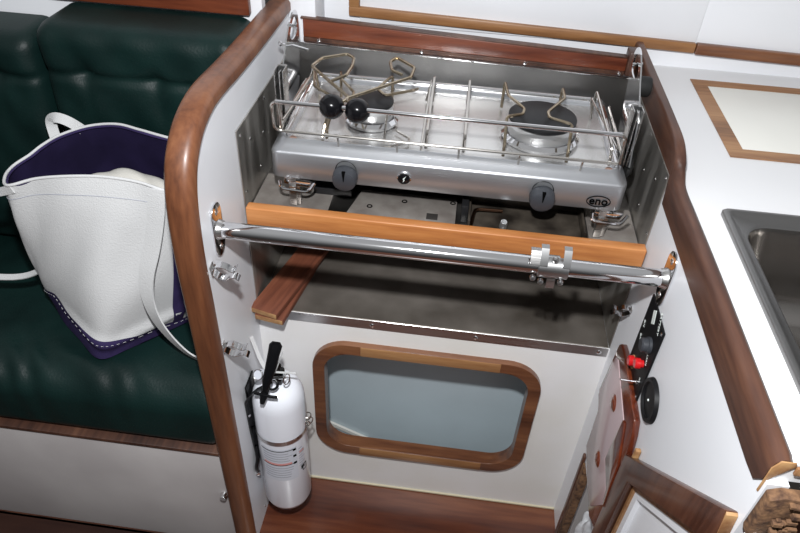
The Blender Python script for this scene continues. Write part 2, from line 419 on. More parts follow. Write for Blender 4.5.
tag(dk, 'black board painting the shade in the carcass gap under the worktop corner, bottom right', 'cabinet')
for k in range(4):
    bm = BM(); box(bm, (.70+.035*k, -.384, -.10), (.726+.035*k, -.376, .047), .003)
    obj('slat', bm, M['dark_z'], dk)
bm = BM(); t = BM(); bmesh.ops.create_icosphere(t, subdivisions=3, radius=.008)
for v in t.verts: v.co *= 1+.16*math.sin(v.co.x*900)*math.cos(v.co.z*700+v.co.y*500)
merge(bm, t, Matrix.Translation((.712, -.383, .080)) @ Matrix.Diagonal((3.6, .7, .75, 1)))
tag(obj('foam_strip', bm, M['debris']), 'white crumbling foam strip under the front edge of worktop', 'foam')
bm = BM()
for k in range(9):
    t = BM(); bmesh.ops.create_icosphere(t, subdivisions=2, radius=.0055+.004*random.random())
    for v in t.verts: v.co *= 1+.25*math.sin(v.co.x*700+k)*math.cos(v.co.z*900)
    merge(bm, t, Matrix.Translation((.665+.018*random.random(), -.386-.006*random.random(), -.014+.022*random.random())))
tag(obj('torn_foam', bm, M['debris']), 'white foam crumbs below the torn plywood at lower right', 'foam')

# sink
sk = thing('sink', 'stainless steel sink set in the white worktop at right edge', 'sink')
bm = BM()
def loop_r(x0, y0, x1, y1, r, z): return [Vector((a, b, z)) for a, b in rrect(x0, y0, x1, y1, r, 8)]
def loft(bm, loops, cap=False):
    R_ = [[bm.verts.new(q) for q in l] for l in loops]
    for A, B in zip(R_, R_[1:]):
        n = len(A)
        for k in range(n): bm.faces.new((A[k], A[(k+1) % n], B[(k+1) % n], B[k]))
    if cap: bm.faces.new(R_[-1])
loft(bm, [loop_r(.709, -.338, 1.123, .040, .008, .0952), loop_r(.709, -.338, 1.123, .040, .008, .1005), loop_r(.711, -.336, 1.121, .038, .008, .103),
          loop_r(.716, -.331, 1.116, .033, .008, .1030), loop_r(.719, -.328, 1.113, .030, .008, .0995), loop_r(.727, -.309, 1.094, .012, .035, .0985), loop_r(.730, -.306, 1.091, .009, .036, .0965)])
obj('rim', bm, M['steel_back'], sk, ang=60)
bm = BM()
loft(bm, [loop_r(.730, -.306, 1.091, .009, .036, .0965), loop_r(.733, -.303, 1.088, .006, .038, .088), loop_r(.742, -.295, 1.080, -.002, .042, .0), loop_r(.752, -.287, 1.072, -.010, .045, -.025), loop_r(.782, -.265, 1.05, -.032, .045, -.036), loop_r(.88, -.17, .96, -.12, .02, -.040)], True)
obj('basin', bm, M['basin'], sk, ang=80)
bm = BM(); lathe(bm, [(0, -.002), (.02, -.001), (.034, .003), (.036, 0)], (.92, -.145, -.039)); obj('drain', bm, M['chrome'], sk)
# locker lid flush in worktop
lid = thing('locker_lid', 'cream locker lid with teak frame let into worktop, behind the sink', 'lid')
holed('frame', [(.764, .200), (1.2, .200), (1.2, .493), (.764, .493)], [[(.790, .228), (1.174, .228), (1.174, .467), (.790, .467)]], 'z', .0953, .0966, M['golden'], lid)
bm = BM(); box(bm, (.7905, .2285, .0952), (1.1735, .4665, .0962), .0003); obj('panel', bm, M['lidpanel'], lid)

# ================================================================== NICHE LINING
for nm, x0, x1, s, lab in (('steel_side_panel', .0008, .0028, 1, 'steel splash panel screwed to the left partition beside stove'), ('steel_side_panel', L-.0028, L-.0008, -1, 'steel splash panel screwed to the right partition beside stove')):
    t = thing(nm, lab, 'steel panel')
    bm = BM(); box(bm, (x0, YS+(-.004 if s > 0 else .001), ZS), (x1, .458, .098 if s > 0 else .094), .0005, 1); obj('sheet', bm, M['steel_side'], t)
    bm = BM(); xs = x1 if s > 0 else x0
    for y, z in ((.135, .084), (.27, .085), (.40, .085), (.18, .055), (.25, .03), (.135, -.02), (.22, -.02)): screw(bm, (xs, y, z), (s, 0, 0), .003)
    obj('screw', bm, M['chrome'], t)
t = thing('steel_back_panel', 'steel splash panel standing behind the stove', 'steel panel')
def zlo(x): return .1135-.020*x
def zhi(x): return .1575-.035*x
def bar(bm, x0, x1, f0, f1, y0, y1, bev): prism(bm, [(x0, f0(x0)), (x1, f0(x1)), (x1, f1(x1)), (x0, f1(x0))], 'y', y0, y1, bev)
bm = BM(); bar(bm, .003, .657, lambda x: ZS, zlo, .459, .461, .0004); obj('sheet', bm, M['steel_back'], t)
bm = BM(); bar(bm, .03, .645, lambda x: zlo(x)-.0015, lambda x: zlo(x)+.0012, .4565, .462, .0005); obj('bright_edge', bm, M['chrome'], t)
bt = thing('teak_batten', 'red teak batten running above the steel panel behind the stove', 'wooden batten')
bm = BM(); bar(bm, .028, .634, lambda x: zlo(x)+.010, zhi, .4625, .480, .002); obj('board', bm, M['redwood'], bt)
bm = BM(); bar(bm, .028, .634, lambda x: zlo(x)+.0012, lambda x: zlo(x)+.0098, .4625, .476, .001); obj('lower_edging', bm, M['dark_y'], bt)
bm = BM(); box(bm, (.634, .456, .104), (.654, .49, .149), .003); obj('end_block', bm, M['dark_y'], bt)
bm = BM(); bar(bm, .024, .633, lambda x: zhi(x)+.0002, lambda x: zhi(x)+.003, .4615, .478, .001); obj('edging', bm, M['dark_y'], bt)
bm = BM()
for x in (.058, .255, .45, .625): lathe(bm, [(0, .004), (.003, .003), (.004, 0)], (x, .4625, zlo(x)+.006), (0, -1, 0), 12)
obj('screw', bm, M['chrome'], bt)
# bottom shelf of niche
sh = thing('steel_shelf', 'dark stained steel shelf with folded front lip below the grab rail', 'shelf')
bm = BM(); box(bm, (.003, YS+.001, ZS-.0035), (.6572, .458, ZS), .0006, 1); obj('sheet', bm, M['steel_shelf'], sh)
bm = BM(); box(bm, (.003, YS-.002, ZS-.022), (.6575, YS-.0002, ZS+.0008), .0006, 1); obj('lip', bm, M['steel'], sh)
for x in (.22, .415, .642):
    bm = BM(); screw(bm, (x, YS-.002, ZS-.012), (0, -1, 0), .0045); obj('screw', bm, M['chrome'], sh)
# tray below the stove
tr = thing('stove_tray', 'steel tray with pale plate and burnt pan beneath the stove', 'tray')
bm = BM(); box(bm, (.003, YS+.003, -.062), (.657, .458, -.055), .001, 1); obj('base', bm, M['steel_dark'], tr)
bm = BM(); box(bm, (.005, YS+.003, -.0548), (.135, .25, -.0535)); box(bm, (.575, YS+.003, -.0548), (.655, .25, -.0535)); obj('side_sheet', bm, M['aluplate'], tr)
bm = BM(); prism(bm, [(.168, .135), (.352, .135), (.352, .215), (.185, .215)], 'z', -.054, -.044, .001)
obj('plate', bm, M['aluplate'], tr)
bm = BM(); box(bm, (.303, .145, -.0441), (.322, .162, -.0432), .0003); obj('slot', bm, M['dark'], tr)
for x, y in ((.205, .165), (.262, .190), (.345, .200)):
    bm = BM(); tube(bm, [(x+.004*math.cos(a*PI/6), y+.004*math.sin(a*PI/6), -.0436) for a in range(12)], .0011, 6, True); obj('ring', bm, M['ink'], tr)
bm = BM(); box(bm, (.372, .135, -.054), (.565, .30, -.050), .001)
for a, b in (((.372, .135), (.376, .30)), ((.561, .135), (.565, .30)), ((.372, .222), (.565, .226))): box(bm, (*a, -.052), (*b, -.030), .001)
obj('burnt_pan', bm, M['burnt'], tr)
bm = BM(); box(bm, (.10, .20, -.054), (.168, .30, -.040), .002); box(bm, (.36, .16, -.054), (.372, .26, -.02), .002); obj('burner_box', bm, M['blackmatte'], tr)
bm = BM(); bm = BM(); tube(bm, fillet([(.378, .14, -.045), (.383, .185, -.04), (.43, .19, -.042)], .01), .0028); obj('gas_pipe', bm, M['copper'], tr)
bm = BM(); lathe(bm, [(0, .006), (.005, .006), (.0065, 0), (.0065, -.01)], (.432, .15, -.04), (0, -.4, 1), 14); obj('jet', bm, M['alu'], tr)
# oak fiddle across niche
bm = BM(); box(bm, (.0080, .1045, -.071), (.6568, .1235, -.031), .0025, 3)
tag(obj('oak_fiddle', bm, M['oak']), 'bright orange oak bar across the niche in front of stove', 'wooden rail')

# ================================================================== STOVE
st = thing('gimballed_stove', 'stainless two burner marine stove hung in the steel lined niche', 'stove')
def body():
    bm = BM(); loops = []
    # rounded rectangular can, top edge rolled
    for ins, z, r in ((.002, .003, .012), (.0, .005, .014), (0, .0475, .014), (.001, .0505, .014), (.0035, .0525, .014), (.012, .0590, .014), (.018, .0650, .013), (.021, .0660, .012), (.024, .0650, .012), (.027, .0600, .011), (.032, .0585, .010)):
        loops.append(loop_r(.0415+ins*.8, .154+ins, .6135-ins*.8, .446-ins, max(r, .006), z))
    loft(bm, loops)
    return bm
obj('casing', body(), M['stove'], st, ang=70)
bm = BM(); t = loop_r(.0415+.032*.8, .154+.032, .6135-.032*.8, .446-.032, .010, .0585); bm.faces.new([bm.verts.new(q) for q in t])
obj('hob_top', bm, M['stovetop'], st)
bm = BM(); bm.faces.new([bm.verts.new(q) for q in loop_r(.045, .16, .610, .44, .012, .0035)]); obj('underside', bm, M['blackmatte'], st)
bm = BM(); box(bm, (.10, .19, -.012), (.56, .38, .003), .004); obj('burner_housing', bm, M['blackmatte'], st)
bm = BM(); tube(bm, fillet([(.058, .19, .062), (.058, .426, .066), (.598, .426, .066), (.598, .19, .062)], .016), .0058, 12); obj('rolled_rim', bm, M['chrome'], st)
# burners
for cx, cy, R1, R2, capy in ((.190, .275, .040, .036, .285), (.478, .275, .060, .057, .290)):
    b = BM(); lathe(b, [(R1+.004, 0), (R1+.006, .006), (R1, .011), (R1-.006, .007), (R1-.012, .010), (R1-.012, 0)], (cx, cy, .060), seg=40); br = obj('burner_cup', b, M['chrome'], st)
    b = BM(); lathe(b, [(R1-.014, 0), (R1-.004, .010), (R1-.003, .024), (R1-.008, .028), (0, .028)], (cx, cy, .0605), seg=40); obj('burner_ring', b, M['alu'], br)
    b = BM(); lathe(b, [(R2-.006, 0), (R2, .002), (R2, .0065), (R2-.006, .009), (0, .0095)], (cx, cy+.006, .0885), seg=40); obj('burner_cap', b, M['blackmatte'], br)
# pan support wires
def wire(name, paths, r=.0026, m_='wire', parent=st):
    bm = BM()
    for P in paths: tube(bm, fillet(P, .006), r, 8)
    return obj(name, bm, M[m_], parent)
ZG = .110; yb = .366; yf = .196
wire('pan_support', [[(.288, yb, .062), (.288, yb, ZG), (.291, yf, ZG-.02), (.291, yf-.004, .062)]])
wire('pan_support', [[(.276, yb, .062), (.283, yb, ZG-.006), (.283, yf, .062)]], .0018)
wire('pan_support', [[(.351, yb, .062), (.351, yb, ZG), (.352, yf, ZG-.022), (.352, yf-.004, .062)]])
wire('pan_support', [[(.573, yb, .062), (.573, yb, ZG), (.585, yf+.01, ZG-.02), (.585, yf, .062)]])
wire('pan_support', [[(.573, yb-.01, .062), (.566, yb, .098), (.600, yf+.03, .075)]], .0018)
wire('pan_support', [[(.413, .369, .062), (.413, .369, ZG), (.418, .317, ZG), (.445, .270, ZG), (.442, .250, ZG), (.416, .236, ZG), (.416, yf, ZG-.03), (.416, yf-.004, .062)]], m_='wire_warm')
wire('pan_support', [[(.514, .366, .062), (.514, .366, ZG), (.515, .326, ZG), (.483, .266, ZG), (.485, .246, ZG), (.520, .230, ZG), (.517, yf, ZG-.03), (.517, yf-.004, .062)]], m_='wire_warm')
wire('pan_support', [[(.078, yb, .062), (.071, .362, ZG), (.090, .280, ZG), (.122, .252, ZG), (.135, .235, ZG), (.128, yf, ZG-.03), (.128, yf-.003, .062)]], m_='wire_warm')
wire('pan_support', [[(.122, .350, .062), (.122, .350, ZG), (.127, .322, ZG), (.159, .272, ZG), (.160, .249, ZG), (.126, .222, ZG-.01), (.12, yf, .062)]], m_='wire_warm')
wire('pan_support', [[(.215, .350, .062), (.215, .350, ZG), (.205, .325, ZG), (.196, .292, ZG), (.213, .270, ZG), (.256, .300, ZG), (.262, .330, ZG-.01)]], m_='wire_warm')
wire('pan_support', [[(.225, .25, .085), (.222, .225, ZG-.01), (.222, yf, .062)], [(.235, .24, .064), (.262, .215, .064), (.262, .2, .064), (.235, .185, .064)]], .0018)
wire('pan_support', [[(.058, .18, .085), (.062, .25, .094), (.070, .345, .100), (.071, .362, ZG)]])
# front guard rail
GZ = .135
gr = BM()
tube(gr, [(.056, .160, GZ), (.583, .160, GZ)], .0036, 12)
guard = obj('guard_rail', gr, M['chrome'], st)
bm = BM()
tube(bm, fillet([(.056, .158, GZ), (.050, .158, GZ-.004), (.051, .160, .090), (.060, .163, .0845), (.592, .163, .0845), (.600, .190, .0845), (.600, .36, .0845)], .008), .0026, 10)
tube(bm, fillet([(.583, .160, GZ), (.590, .161, GZ-.006), (.592, .163, .0845)], .008), .0026, 10)
tube(bm, fillet([(.060, .163, GZ), (.061, .165, .0845), (.056, .19, .0845), (.056, .36, .0845)], .008), .0026, 10)
tube(bm, [(.063, .17, .1), (.072, .30, .1)], .002, 8)
obj('guard_wire', bm, M['wire'], guard)
for x in (.152, .247, .345, .44, .537):
    bm = BM(); tube(bm, [(x, .163, .083), (x, .170, .063)], .0018, 8); obj('post', bm, M['wire'], guard)
for x in (.075, .583):
    bm = BM(); lathe(bm, [(0, .002), (.006, .002), (.0065, 0), (.0065, -.006)], (x, .180, .062), (0, -.3, 1), 16); obj('nut', bm, M['nut'], guard)
# pot clamps with ball knobs
def clamp(P, cball):
    w_ = wire('pot_clamp', [P], .0028, 'wire_warm')
    bm = BM(); ball(bm, cball, .0195)
    lathe(bm, [(.0195, -.004), (.0202, -.002), (.0202, .002), (.0195, .004)], cball, (.2, .5, .8)); obj('ball_knob', bm, M['black'], w_)
clamp([(.150, .165, GZ), (.163, .207, .13), (.078, .315, .13), (.088, .353, .13), (.128, .381, .13), (.143, .366, .13), (.146, .33, .13), (.143, .292, .13), (.118, .270, .125)], (.143, .166, .133))
clamp([(.178, .165, GZ), (.158, .200, .131), (.251, .304, .131), (.253, .346, .131), (.217, .383, .131), (.208, .362, .131), (.216, .325, .131), (.235, .318, .128)], (.183, .166, .130))
# knobs, igniter, badge, marks
for x in (.167, .484):
    b = BM(); lathe(b, [(.016, 0), (.0175, .002), (.0175, .004)], (x, .154, .030), (0, -1, 0)); k_ = obj('knob', b, M['blackmatte'], st)
    b = BM(); lathe(b, [(.0195, 0), (.0205, .003), (.0205, .012), (.0185, .019), (.014, .021), (0, .0215)], (x, .152, .022), (0, -1, -.15)); obj('grip', b, M['knob'], k_)
    b = BM(); prism(b, [(x-.003, .040), (x+.003, .040), (x+.0005, .022), (x-.0005, .022)], 'y', .1285, .133, .0005); obj('pointer', b, M['ink'], k_)
ig = BM(); lathe(ig, [(.0115, 0), (.0115, .003), (.0100, .004), (.0100, .002)], (.262, .1545, .026), (0, -1, 0)); ig = obj('igniter', ig, M['chrome'], st)
b = BM(); lathe(b, [(.0100, 0), (.0100, .003), (.008, .0045), (0, .005)], (.262, .1545, .026), (0, -1, 0)); obj('button', b, M['black'], ig)
b = BM(); prism(b, [(.2605, .020), (.2635, .0245), (.2620, .0248), (.2655, .0320), (.2600, .0262), (.2618, .0258)], 'y', .1488, .1495); obj('spark_mark', b, M['print'], ig)
b = BM(); tube(b, [(.574+.0185*math.cos(a*PI/16), .1532, .0195+.0100*math.sin(a*PI/16)) for a in range(32)], .0008, 6, True); bd = obj('badge', b, M['ink'], st)
text('lettering', 'eno', .0195, (.574, .1528, .0200), (1, 0, 0), (0, 0, 1), M['ink'], bd, .0004, .0004)
for x in (.144, .460):
    for z0, h in ((.027, .009), (.013, .006)):
        b = BM(); prism(b, [(x-.0025, z0), (x+.0025, z0), (x+.0005, z0+h), (x-.0005, z0+h)], 'y', .1542, .1549); obj('flame_mark', b, M['ink'], st)
# feet below
for s, x in ((1, .078), (-1, .590)):
    b = BM(); box(b, (x-.009, .156, -.052), (x+.003, .164, .004), .001); box(b, (x+.003, .160, -.052), (x+.009, .170, .004), .001); f_ = obj('foot', b, M['steel'], st)
    b = BM(); tube(b, fillet([(x-.022, .150, .0), (x-.020, .147, -.014), (x+.026, .150, -.018), (x+.036, .155, -.002)], .01), .0028, 8)
    prism(b, [(x-.018, -.012), (x+.026, -.016), (x+.03, -.002), (x-.016, .002)], 'y', .158, .162, .001); obj('bracket', b, M['chrome'], f_)
# gimbal hangers
for s, x in ((1, .038), (-1, .6165)):
    outl = [(.243, .052), (.262, .098), (.275, .138), (.300, .168), (.325, .190), (.345, .202), (.362, .206), (.378, .202), (.388, .190), (.391, .175), (.386, .11), (.368, .052)]
    hole = [(.325, .172), (.345, .190), (.362, .196), (.376, .191), (.381, .178), (.378, .163), (.345, .160)]
    if s < 0: outl = [(y-.055+(.02 if z > .15 else 0), z) for y, z in outl]; hole = [(y-.035, z) for y, z in hole]
    sm = lambda P: [(q.x, q.y) for q in smooth_path([(a, b, 0) for a, b in P], 1, True)]
    hg = holed('gimbal_hanger', sm(outl), [sm(hole)], 'x', x-.0012, x+.0012, M['chrome'], st)
    dy = 0 if s > 0 else -.035
    b = BM(); tube(b, [(x-.008, .352+dy, .182), (x+.008, .352+dy, .184)], .0026, 10); obj('pin', b, M['chrome'], hg)
    xc, yc = (.041, .238) if s > 0 else (.6125, .212)
    b = BM(); box(b, (xc-.008, yc, .052), (xc-.0065, yc+.028, .150), .0004); box(b, (xc+.0065, yc, .052), (xc+.008, yc+.028, .150), .0004)
    box(b, (xc-.008, yc+.026, .052), (xc+.008, yc+.028, .150), .0004); box(b, (xc-.001, yc+.004, .052), (xc+.001, yc+.027, .146), .0004)
    ch = obj('channel', b, M['steel'], hg)
    b = BM(); box(b, (xc-.006, yc+.018, .054), (xc+.006, yc+.0255, .148), .0005); obj('channel_insert', b, M['rubber'], ch)
b = BM(); lathe(b, [(0, 0), (.011, 0), (.0165, .002), (.0165, .020), (.0145, .023), (0, .023)], (.6200, .305, .152), (1, 0, 0)); obj('lock_knob', b, M['rubber'], st)
b = BM(); lathe(b, [(0, 0), (.018, 0), (.020, .004), (.016, .008), (0, .008)], (.619, .225, .050), (1, 0, 0)); obj('lock_knob', b, M['rubber'], st)
b = BM(); tube(b, [(.018, .342, .153), (.036, .345, .152), (.064, .352, .143)], .0022, 8); ball(b, (.017, .342, .1535), .0042); obj('pivot_pin', b, M['chrome'], st)

# ================================================================== GRAB RAIL
gb = thing('grab_rail', 'thick polished steel grab rail across the galley front', 'rail')
bm = BM(); tube(bm, [(.004, 0, 0), (.656, 0, 0)], .0130, 28); obj('bar', bm, M['chrome'], gb, ang=60)
for s, x in ((1, .0006), (-1, L-.0006)):
    bm = BM(); pl = [(.019*math.cos(a), .024*(1 if math.sin(a) >= 0 else -1)+.022*math.sin(a)) for a in [k*PI/12+.0001 for k in range(24)]]
    prism(bm, pl, 'x', min(x, x+s*.003), max(x, x+s*.003), .0008); fl = obj('flange', bm, M['chrome'], gb)
    bm = BM(); lathe(bm, [(.0165, 0), (.0150, .003), (.0138, .008), (.0130, .009)], (x+s*.002, 0, 0), (s, 0, 0)); obj('collar', bm, M['steel'], fl)
    for z in (-.031, .031):
        bm = BM(); screw(bm, (x+s*.003, 0, z), (s, 0, 0), .0048); box(bm, (min(x+s*.0042, x+s*.005), -.003, z-.0006), (max(x+s*.0042, x+s*.005), .003, z+.0006)); obj('screw', bm, M['steel'], fl)
# spring clip pair on the rail
rc = thing('rail_clamp', 'small silver spring clamp clipped on the steel grab rail', 'clamp')
def arcstrip(bm, x, w_, a0, a1, r, tails=()):
    P = [(x, r*math.cos(a), r*math.sin(a)) for a in [a0+(a1-a0)*k/16 for k in range(17)]]
    P = [Vector(q) for q in P]
    for q in tails: P.append(Vector(q))
    tube(bm, P, 0, flat=(w_/2, .0008, (0, -.01, 0)) if 0 else (w_/2, .0009, (0, 0, 0)), caps=True)
def strip(bm, x, w_, P, th=.0009):
    """bent sheet strip: path in (y,z), width along x"""
    P = [Vector(q) for q in P]; rows = []
    for i, p in enumerate(P):
        d = (P[min(i+1, len(P)-1)]-P[max(i-1, 0)]).normalized(); n = Vector((-d.y, d.x))
        a, b = p+n*th, p-n*th
        rows.append([bm.verts.new(v) for v in ((x-w_/2, a.x, a.y), (x+w_/2, a.x, a.y), (x+w_/2, b.x, b.y), (x-w_/2, b.x, b.y))])
    for A, B in zip(rows, rows[1:]):
        for k in range(4): bm.faces.new((A[k], A[(k+1) % 4], B[(k+1) % 4], B[k]))
    bm.faces.new(rows[0][::-1]); bm.faces.new(rows[-1])
RR = .0145
def arc(a0, a1, n=14, r=RR): return [(r*math.cos(math.radians(a0+(a1-a0)*k/n)), r*math.sin(math.radians(a0+(a1-a0)*k/n))) for k in range(n+1)]
for x, w_, mm in ((.481, .011, 'print'), (.513, .011, 'print')):
    bm = BM(); strip(bm, x, w_, [(.004, .034), (-.004, .033), (-.012, .022), (-.0165, .012)]+arc(150, 290)); obj('clip', bm, M['clampsteel'], rc)
bm = BM(); strip(bm, .495, .020, arc(60, 300, 20, .0155)); strip(bm, .497, .042, arc(95, 250, 14, .0165)); obj('saddle', bm, M['clampsteel'], rc)
bm = BM(); strip(bm, .469, .014, [(.005, .026), (-.005, .028), (-.013, .018), (-.0165, .010)]); strip(bm, .497, .012, [(-.010, -.016), (-.012, -.026), (-.010, -.032)]); obj('tongue', bm, M['steel'], rc)
for x, y, z in ((.470, -.0155, -.014), (.482, -.0155, -.019), (.510, -.0155, -.017), (.497, -.012, .020)):
    bm = BM(); lathe(bm, [(0, .003), (.003, .0025), (.0045, 0), (.0045, -.004)], (x, y, z), (0, -1, .2), 14); obj('rivet', bm, M['clampsteel'], rc)

# ================================================================== SPRING CLIPS ON PARTITIONS
def spring_clip(name, c, s, label, tilt, sc=1):
    t = thing(name, label, 'spring clip', group=None); t.location = c
    bm = BM()
    # local: n = outwards normal (x), opening toward +y
    def pt(y, h): return (h*s, y)
    rows = []
    for sg in (1, -1):
        P = [(0, sg*.003), (.003, sg*.006), (.008, sg*.0125), (.015, sg*.0150), (.022, sg*.0125), (.027, sg*.0080), (.031, sg*.0065), (.035, sg*.0085), (.038, sg*.0125)]
        P = [Vector((a, b, 0)) for a, b in P]; P = smooth_path(P, 2)
        rows = []
        for i, p in enumerate(P):
            d = (P[min(i+1, len(P)-1)]-P[max(i-1, 0)]).normalized(); n = Vector((-d.y, d.x, 0))*.0006
            q = []
            for w_ in (-.0055, .0055):
                for e_ in (1, -1):
                    v = p+n*e_; q.append((w_, v.x, v.y, e_))
            # world local axes: x=normal*s : (p.x outward), y along strip width ; z = p.y
            ring = [Vector((q[0][1]*s, -.0055, q[0][2])), Vector((q[2][1]*s, .0055, q[2][2])), Vector((q[3][1]*s, .0055, q[3][2])), Vector((q[1][1]*s, -.0055, q[1][2]))]
            rows.append([bm.verts.new(v) for v in ring])
        for A, B in zip(rows, rows[1:]):
            for k in range(4): bm.faces.new((A[k], A[(k+1) % 4], B[(k+1) % 4], B[k]))
        bm.faces.new(rows[0][::-1]); bm.faces.new(rows[-1])
    obj('jaws', bm, M['chrome'], t, ang=60)
    bm = BM(); prism(bm, [(-.0065, -.012), (.0065, -.012), (.0065, .012), (-.0065, .012)], 'x', 0, .0012*s, .0004) if s > 0 else box(bm, (-.0012, -.0065, -.012), (0, .0065, .012), .0004)
    obj('base_plate', bm, M['steel'], t)
    t.rotation_euler = (math.radians(tilt), 0, 0)
    t.scale = (sc, sc, sc)
    return t
spring_clip('spring_clip', (.0004, -.040, -.046), 1, 'steel spring clip on left partition, just below the grab rail flange', 12, 1.05)
spring_clip('spring_clip', (.0004, -.046, -.206), 1, 'steel spring clip on left partition, lower one beside the extinguisher lever', 12, 1.05)
spring_clip('spring_clip', (L-.0004, .092, -.150), -1, 'small steel spring clip on right partition, beside the black control panel', 15, .8)

# ================================================================== PLANKS ON SHELF
def plank(ang, x, y, z, ln, wd, label, tilt=0):
    bm = BM(); box(bm, (-wd/2, 0, -.006), (wd/2, ln, .006), .0015)
    o = obj('wooden_plank', bm, M['plank']); o.location = (x, y, z); o.rotation_euler = (math.radians(tilt), 0, math.radians(ang)); tag(o, label, 'plank')
    b = BM(); box(b, (-wd/2+.001, -.0008, -.005), (wd/2-.001, .0002, .005), .0003); obj('end_grain', b, M['endgrain'], o)
plank(-14, .023, .090, -.2525, .33, .056, 'red brown plank on the niche shelf, upper of two, end overhanging lip')
plank(-9, .033, .088, -.2662, .28, .056, 'plank mostly hidden beneath the upper red brown plank on shelf')

# ================================================================== EXTINGUISHER
EX, EY = .0560, .030
ex = thing('fire_extinguisher', 'white fire extinguisher with black lever strapped to left partition', 'fire extinguisher')
bm = BM(); lathe(bm, [(0, -.735), (.036, -.735), (.046, -.730), (.0500, -.718), (.0500, -.412), (.0485, -.396), (.044, -.382), (.035, -.371), (.022, -.365), (.0145, -.363), (.0145, -.345), (0, -.345)], (EX, EY, 0), seg=44)
obj('cylinder', bm, M['extwhite'], ex, ang=50)
def curved(bm, a0, a1, z0, z1, r=.0504, n=14, th=.0002):
    P = [math.radians(a0+(a1-a0)*k/n) for k in range(n+1)]
    V = [[bm.verts.new((EX+(r)*math.cos(a), EY+(r)*math.sin(a), z)) for a in P] for z in (z0, z1)]
    for i in range(n): bm.faces.new((V[0][i], V[0][i+1], V[1][i+1], V[1][i]))
bm = BM(); curved(bm, -125, -42, -.616, -.512); lb = obj('label', bm, M['label'], ex)
bm = BM()
for z in (-.518, -.564): curved(bm, -128, -50, z, z+.0022, .0507)
for i, z in enumerate((-.520, -.540, -.563)): curved(bm, -52, -44, z-.003, z+.004, .0507, 3)
for k in range(5): curved(bm, -34+(k % 2)*5, -28+(k % 2)*5, -.598+.002*k, -.595+.002*k, .0507, 2)
curved(bm, -30, -16, -.606, -.604, .0507, 3); curved(bm, -30, -28, -.606, -.586, .0507, 2); curved(bm, -18, -16, -.606, -.586, .0507, 2); curved(bm, -30, -16, -.588, -.586, .0507, 3)
obj('print_mark', bm, M['ink'], lb)
bm = BM()
for k in range(11):
    if k in (4, 5): continue
    z = -.527-.0078*k; curved(bm, -123, -52-random.random()*12, z, z+.0022, .0506)
for k in range(8): z = -.527-.008*k; curved(bm, -38, -20-random.random()*8, z, z+.002, .0506, 4)
obj('small_print', bm, M['greyink'], lb)
bm = BM(); curved(bm, -122, -56, -.562, -.556, .0506); curved(bm, -36, -22, -.540, -.536, .0506, 4); obj('red_print', bm, M['redink'], lb)
# strap
bm = BM()
n = 40; V = []
for k in range(n+1):
    a = math.radians(-170+300*k/n); V.append((EX+.0513*math.cos(a), EY+.0513*math.sin(a)))
A = [bm.verts.new((a, b, -.498)) for k, (a, b) in enumerate(V)]; B = [bm.verts.new((a, b, -.486)) for a, b in V]
for i in range(n): bm.faces.new((A[i], A[i+1], B[i+1], B[i]))
box(bm, (.001, EY-.013, -.498), (.012, EY-.0105, -.486))
sp = obj('strap', bm, M['steel'], ex)
bm = BM()
for k, (dx, r) in enumerate(((.0, .013), (.006, .011), (.003, .008))):
    c = Vector((EX+.047+dx, EY+.012-.004*k, -.478-.006*k)); tube(bm, [c+Vector((0.7*r*math.cos(a), .5*r*math.cos(a), r*math.sin(a))) for a in [q*PI/10 for q in range(20)]], .0012, 6, True)
box(bm, (EX+.044, EY-.004, -.502), (EX+.051, EY+.006, -.475), .001)
obj('buckle', bm, M['wire'], sp)
# bracket (black) against partition
bm = BM(); box(bm, (.0005, EY-.022, -.60), (.004, EY+.022, -.37), .001)
strip(bm, 0, .001, [(0, 0), (0, 0.001)]) if 0 else None
tube(bm, fillet([(.006, EY-.012, -.60), (.004, EY-.020, -.50), (.004, EY-.025, -.395), (.020, EY-.03, -.372), (EX-.01, EY-.018, -.36)], .02), 0, flat=(.009, .0015, (1, -.3, .2)))
tube(bm, fillet([(.005, EY-.02, -.55), (.010, EY-.032, -.575), (.006, EY-.038, -.60), (.005, EY-.030, -.625)], .01), .004, 8)
bk = obj('bracket', bm, M['black'], ex)
bm = BM(); screw(bm, (.006, EY-.030, -.44), (1, -.3, 0), .003); lathe(bm, [(0, .003), (.004, .002), (.005, 0), (.005, -.006)], (.006, EY-.032, -.63), (.4, -.8, 0), 12); tube(bm, [(.006, EY-.031, -.60), (.006, EY-.032, -.63)], .0025, 8); obj('bracket_screw', bm, M['chrome'], bk)
# valve, levers, gauge
bm = BM(); box(bm, (EX-.016, EY-.014, -.362), (EX+.014, EY+.014, -.338), .004); lathe(bm, [(.011, -.338), (.011, -.325), (0, -.325)], (EX, EY, 0), seg=18)
vb = obj('valve_body', bm, M['black'], ex)
def lev(pts, w0, w1, th, name, m_='black'):
    bm = BM(); P = [Vector(q) for q in pts]; n = len(P)
    rows = []
    for i, p in enumerate(P):
        d = (P[min(i+1, n-1)]-P[max(i-1, 0)]).normalized()
        side = d.cross(Vector((.1, -1, .5))).normalized(); nn = side.cross(d).normalized()
        w_ = w0+(w1-w0)*i/(n-1)
        if i in (0, n-1): w_ *= .55
        rows.append([bm.verts.new(p+side*a*w_+nn*b*th) for a, b in ((1, .4), (.7, 1), (-.7, 1), (-1, .4), (-1, -.6), (1, -.6))])
    for A, B in zip(rows, rows[1:]):
        for k in range(6): bm.faces.new((A[k], A[(k+1) % 6], B[(k+1) % 6], B[k]))
    bm.faces.new(rows[0][::-1]); bm.faces.new(rows[-1]); return obj(name, bm, M[m_], ex, ang=60)
lev([(.066, .020, -.250), (.0655, .018, -.256), (.063, .010, -.270), (.058, -.002, -.296), (.053, -.012, -.318), (.050, -.020, -.336)], .0125, .0075, .0035, 'upper_lever')
